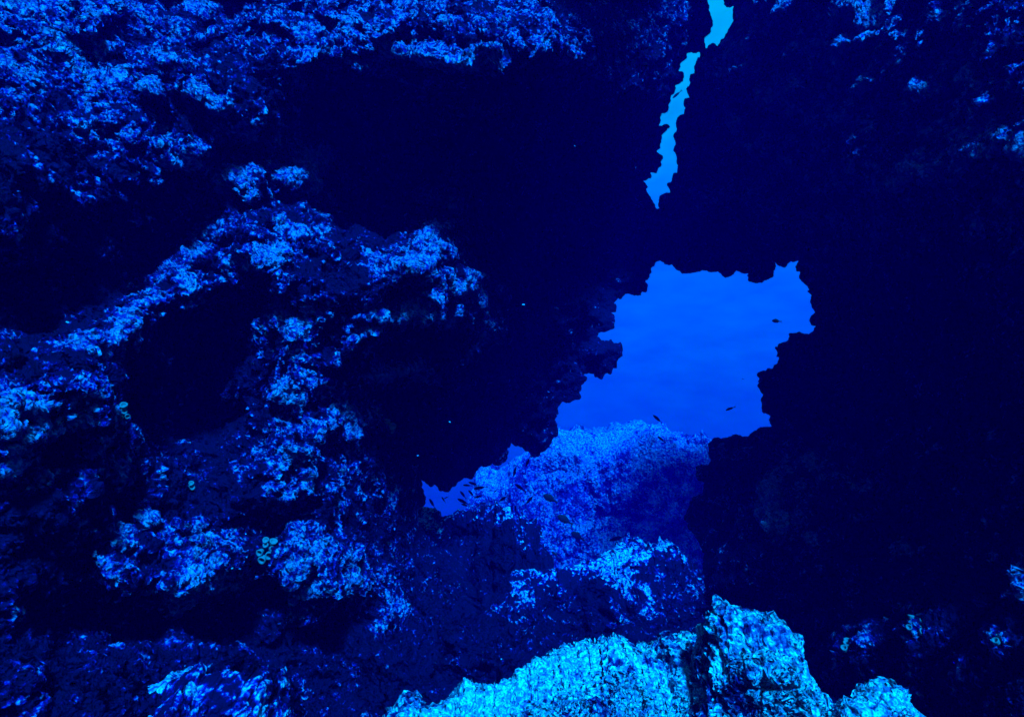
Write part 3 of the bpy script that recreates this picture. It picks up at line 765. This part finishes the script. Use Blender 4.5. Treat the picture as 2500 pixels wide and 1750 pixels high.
# ((px, py), length in 2500-px, slope down to the right in degrees, distance, kind, label)
FISH = [
 (R2(875,847), 20, 5, 7.6, 'slim', 'short level dark fish just left of the pair at the top of the left shoal'),
 (R2(942,828), 24, 22, 7.6, 'slim', 'dark fish touching the rock edge at the top of the left shoal'),
 (R2(1018,875), 30, -8, 7.4, 'slim', 'long nearly level fish tipped up to the right in the left shoal'),
 (R2(827,950), 23, 56, 7.5, 'slim', 'steeply tilted slim fish in the middle of the left shoal, head up'),
 (R2(922,938), 21, 45, 7.5, 'slim', 'slanting fish just right of the steeply tilted one in the left shoal'),
 (R2(1003,972), 21, -15, 7.6, 'slim', 'fish tipped up to the right below the long nearly level fish'),
 (R2(608,1005), 15, 52, 7.9, 'slim', 'small steep fish crossing a tiny fish near the left tip of the opening'),
 (R2(640,984), 11, -22, 8.0, 'slim', 'tiny fish crossing a small steep one near the left tip of the opening'),
 (R2(480,1045), 25, 60, 7.4, 'slim', 'leftmost fish of the shoal, hanging steeply above the boulder crust'),
 (R2(828,1028), 30, 27, 7.3, 'slim', 'upper of the two long parallel fish low in the left shoal'),
 (R2(850,1068), 19, 25, 7.3, 'slim', 'shorter lower fish of the two parallel ones low in the left shoal'),
 (R2(1195,910), 11, -35, 8.2, 'slim', 'tiny dark fish between the left shoal and the pale reef'),
 (R2(1280,995), 25, -35, 7.8, 'slim', 'slim fish climbing to the right just above the humped boulder'),
 (R2(1468,872), 30, 38, 7.6, 'slim', 'curved looking long fish slanting down over the pale left part of the reef'),
 (R2(1580,1005), 26, -45, 7.8, 'slim', 'slim fish climbing steeply to the right beside the deep bodied fish'),
 (R2(1800,992), 36, 30, 7.4, 'deep', 'upper deep bodied dark fish with forked tail in front of the pale reef'),
 (R2(1415,1110), 19, 86, 7.9, 'slim', 'small fish hanging vertically above the right shoulder of the humped boulder'),
 (R2(1965,1230), 38, 30, 7.4, 'deep', 'lower deep bodied dark fish at the edge of the reef shadow'),
 (R2(2110,1415), 34, 32, 8.8, 'deep', 'faint deep bodied fish inside the dark shaded part of the reef'),
 (R2(1555,585), 24, -66, 7.6, 'slim', 'nearly upright fish touching the rock edge below the notch'),
 (R2(1410,690), 25, -75, 7.7, 'slim', 'nearly upright slim fish under the pointed notch of the opening'),
 (R3(835,1318), 26, 42, 7.8, 'slim', 'slim fish slanting down in open water just above the reef top'),
 (R3(1418,1238), 23, -20, 7.8, 'slim', 'slim fish tipped up alone in the open water right of the reef top'),
 (R3(1788,537), 20, 6, 7.6, 'deep', 'short plump dark fish high in the right part of the opening'),
 (R3(865,1480), 21, 36, 8.2, 'slim', 'dark fish against the reef just below its highest point'),
 (R3(1522,1000), 7, 15, 9.0, 'slim', 'very tiny distant fish in open water near the right rim'),
 (R5(655,1245), 38, -10, 9.4, 'slim', 'long faint fish low in the dark shaded part of the reef'),
 (R5(972,1312), 12, -40, 7.4, 'slim', 'little fish just above the knobbly ledge'),
 (R5(20,1405), 22, 42, 7.0, 'slim', 'dark fish slanting down beside the right foot of the humped boulder'),
 (R4(436,665), 23, -38, 7.4, 'slim', 'single slim fish inside the bright crack in the cave roof'),
]
protos_used = set()
fwd = Vector((0, 1, 0))
for (pp, ln, ang, dist, kind, label) in FISH:
    pr = fish_proto(kind)
    o = pr if kind not in protos_used else copy_tree(pr)
    protos_used.add(kind)
    p = P(pp[0], pp[1], dist)
    L_ = 1.12 * ln / F * dist / 1.1
    o.location = p
    # X axis of the fish runs head -> tail; slope downwards to the right
    yaw = math.radians(random.uniform(-22, 22))
    o.rotation_mode = 'XYZ'
    o.rotation_euler = (Matrix.Rotation(math.radians(ang), 4, 'Y') @ Matrix.Rotation(yaw, 4, 'Z')).to_euler()
    o.scale = (L_ / math.cos(yaw), L_, L_)
    tag(o, label, 'fish', 'dark fish swimming outside the cave opening')
for o in list(bpy.data.objects):
    if o.name.startswith('fish') and o.parent is None and 'label' not in o.keys():
        bpy.data.objects.remove(o)

# ------------------------------------------------------------------ cup coral clusters
def surf_depth(px, py):
    j = int(np.argmin(np.abs(gx - px))); i = int(np.argmin(np.abs(gy - py)))
    p = Pt[i, j]
    return p
def cup_mesh(r, h, m=14):
    """tube-shaped polyp standing along +Z with a hollow mouth"""
    prof = [(0.75, 0), (0.8, .3), (0.95, .7), (1.0, .92), (0.93, 1.0), (0.72, .97), (0.55, .8), (0.45, .5)]
    V, Qd = [], []
    for (a, b) in prof:
        for k in range(m):
            t = 2 * math.pi * k / m
            rr = r * a * (1 + 0.06 * math.sin(3 * t + 1) + 0.05 * (k % 2))
            V.append((rr * math.cos(t), rr * math.sin(t), h * b))
    for i in range(len(prof) - 1):
        for k in range(m):
            Qd.append((i * m + k, i * m + (k + 1) % m, (i + 1) * m + (k + 1) % m, (i + 1) * m + k))
    V.append((0, 0, h * .5)); T = [((len(prof) - 1) * m + k, (len(prof) - 1) * m + (k + 1) % m, len(V) - 1) for k in range(m)]
    return np.array(V), np.array(Qd), T
V0, Q0, T0 = cup_mesh(1, 1.5)
CUP = bpy.data.meshes.new('polyp')
tmp = mesh_obj('polyp', V0, Q0, M_cup, tris=T0); CUP = tmp.data
bpy.data.objects.remove(tmp)
CORAL = [ # px, py, spread px, n, polyp radius px, label
 (649,1352,22,8,9,'greenish cup coral cluster on the left wall beside a black hollow'),
 (868,1384,16,6,9,'small round cup coral cluster low on the left wall above the dark floor'),
 (656,806,10,4,8,'pale cup coral tuft at the left end of a lit patch in mid wall'),
 (280,996,18,6,8,'dull green cup coral cluster right of the bright ledge at the left edge'),
 (470,1190,12,4,8,'dull cup coral tuft low on the left wall above the dark hollow'),
 (936,1034,10,3,9,'lone dim round coral head on the dark middle of the left wall'),
 (2080,1582,22,7,10,'dull green coral cluster on the left end of the right floor slope'),
 (2240,1560,24,7,9,'grey green coral crust in the middle of the right floor slope'),
 (2452,1560,20,6,10,'grey coral cluster near the right edge on the floor slope'),
 (1096,486,14,6,6,'small coral rosette high in the dark centre of the cave wall'),
]
for (px, py, sp, n, rp, label) in CORAL:
    c = surf_depth(px, py); dist = c[1]
    if py > 1400 and 1900 < px: nrm = Vector((-0.1, -0.5, 0.85)).normalized()
    else: nrm = Vector((0.35 if px < 1250 else -0.35, -0.9, 0.25)).normalized()
    root = bpy.data.objects.new('cup_coral', None); col.objects.link(root)
    root.location = Vector(c) + nrm * 0.0
    root.rotation_mode = 'QUATERNION'; root.rotation_quaternion = nrm.to_track_quat('Z', 'Y')
    tag(root, label, 'coral', 'cup coral clusters on the cave rock')
    for k in range(n):
        a = 2.4 * k; r = sp / F * dist * math.sqrt((k + .3) / n)
        o = bpy.data.objects.new('polyp', CUP); col.objects.link(o); o.parent = root
        rr = rp / F * dist * random.uniform(.7, 1.1)
        o.location = (r * math.cos(a), r * math.sin(a), 0.0)
        o.scale = (rr, rr, rr * random.uniform(0.7, 1.1))
        o.rotation_euler = (random.uniform(-.4, .4) - .5 * math.sin(a), random.uniform(-.4, .4) + .5 * math.cos(a), 0)

# ------------------------------------------------------------------ drifting flecks
def fleck_mesh():
    import bmesh
    bm = bmesh.new(); bmesh.ops.create_icosphere(bm, subdivisions=2, radius=1)
    for v in bm.verts: v.co *= random.uniform(.75, 1.2)
    me = bpy.data.meshes.new('fleck'); bm.to_mesh(me); bm.free(); me.materials.append(M_snow); return me
FM = fleck_mesh()
for (px, py, Y, r, label) in [
 (1278,744,2.2,3.6,'bright white fleck drifting in front of the black centre of the cave wall'),
 (165,787,1.5,3.6,'bright fleck drifting before the black hollow at the left'),
 (1098,1030,2.5,2.4,'faint fleck drifting left of the cave opening'),
 (1020,1112,2.6,2.2,'tiny fleck just above the left tip of the cave opening'),
 (567,1387,1.6,2.4,'small fleck right of the crusted low left wall'),
 (600,1303,1.6,1.8,'very faint fleck in the black gap of the low left wall'),
 (1224,1608,2.6,1.8,'tiny fleck over the dark floor above the foreground slab'),
 (1403,357,3.0,2.0,'tiny fleck high in the dark left of the bright roof crack')]:
    o = bpy.data.objects.new('drifting_particle', FM); col.objects.link(o)
    s_ = 0.8 * r / F * Y; o.location = P(px, py, Y); o.scale = (s_ * 1.4, s_, s_ * .8); o.rotation_euler = (0, random.uniform(-.6, .6), 0)
    tag(o, label, 'particle', 'white flecks drifting in the water')

# ------------------------------------------------------------------ haze: the sea water itself
DENS = 0.0085
m = bpy.data.materials.new('sea_water_haze'); m.use_nodes = True
nt = m.node_tree; nt.nodes.clear()
o_ = nt.nodes.new('ShaderNodeOutputMaterial'); v_ = nt.nodes.new('ShaderNodeVolumePrincipled')
v_.inputs['Color'].default_value = (0.0, 0.0, 0.95, 1)
v_.inputs['Absorption Color'].default_value = (0.0, 0.45, 0.85, 1)
v_.inputs['Density'].default_value = DENS
v_.inputs['Anisotropy'].default_value = 0.2
nt.links.new(v_.outputs[0], o_.inputs['Volume'])
x0, x1, y0, y1, z0, z1 = -62, 62, -10, 60, -56, 13.5
V = [(x0,y0,z0),(x1,y0,z0),(x1,y1,z0),(x0,y1,z0),(x0,y0,z1),(x1,y0,z1),(x1,y1,z1),(x0,y1,z1)]
hz = mesh_obj('haze', np.array(V), [(0,3,2,1),(4,5,6,7),(0,1,5,4),(1,2,6,5),(2,3,7,6),(3,0,4,7)], m, smooth=False)
hz['kind'] = 'stuff'; hz['label'] = 'deep blue hazy sea water filling the cave and beyond'; hz['category'] = 'water'
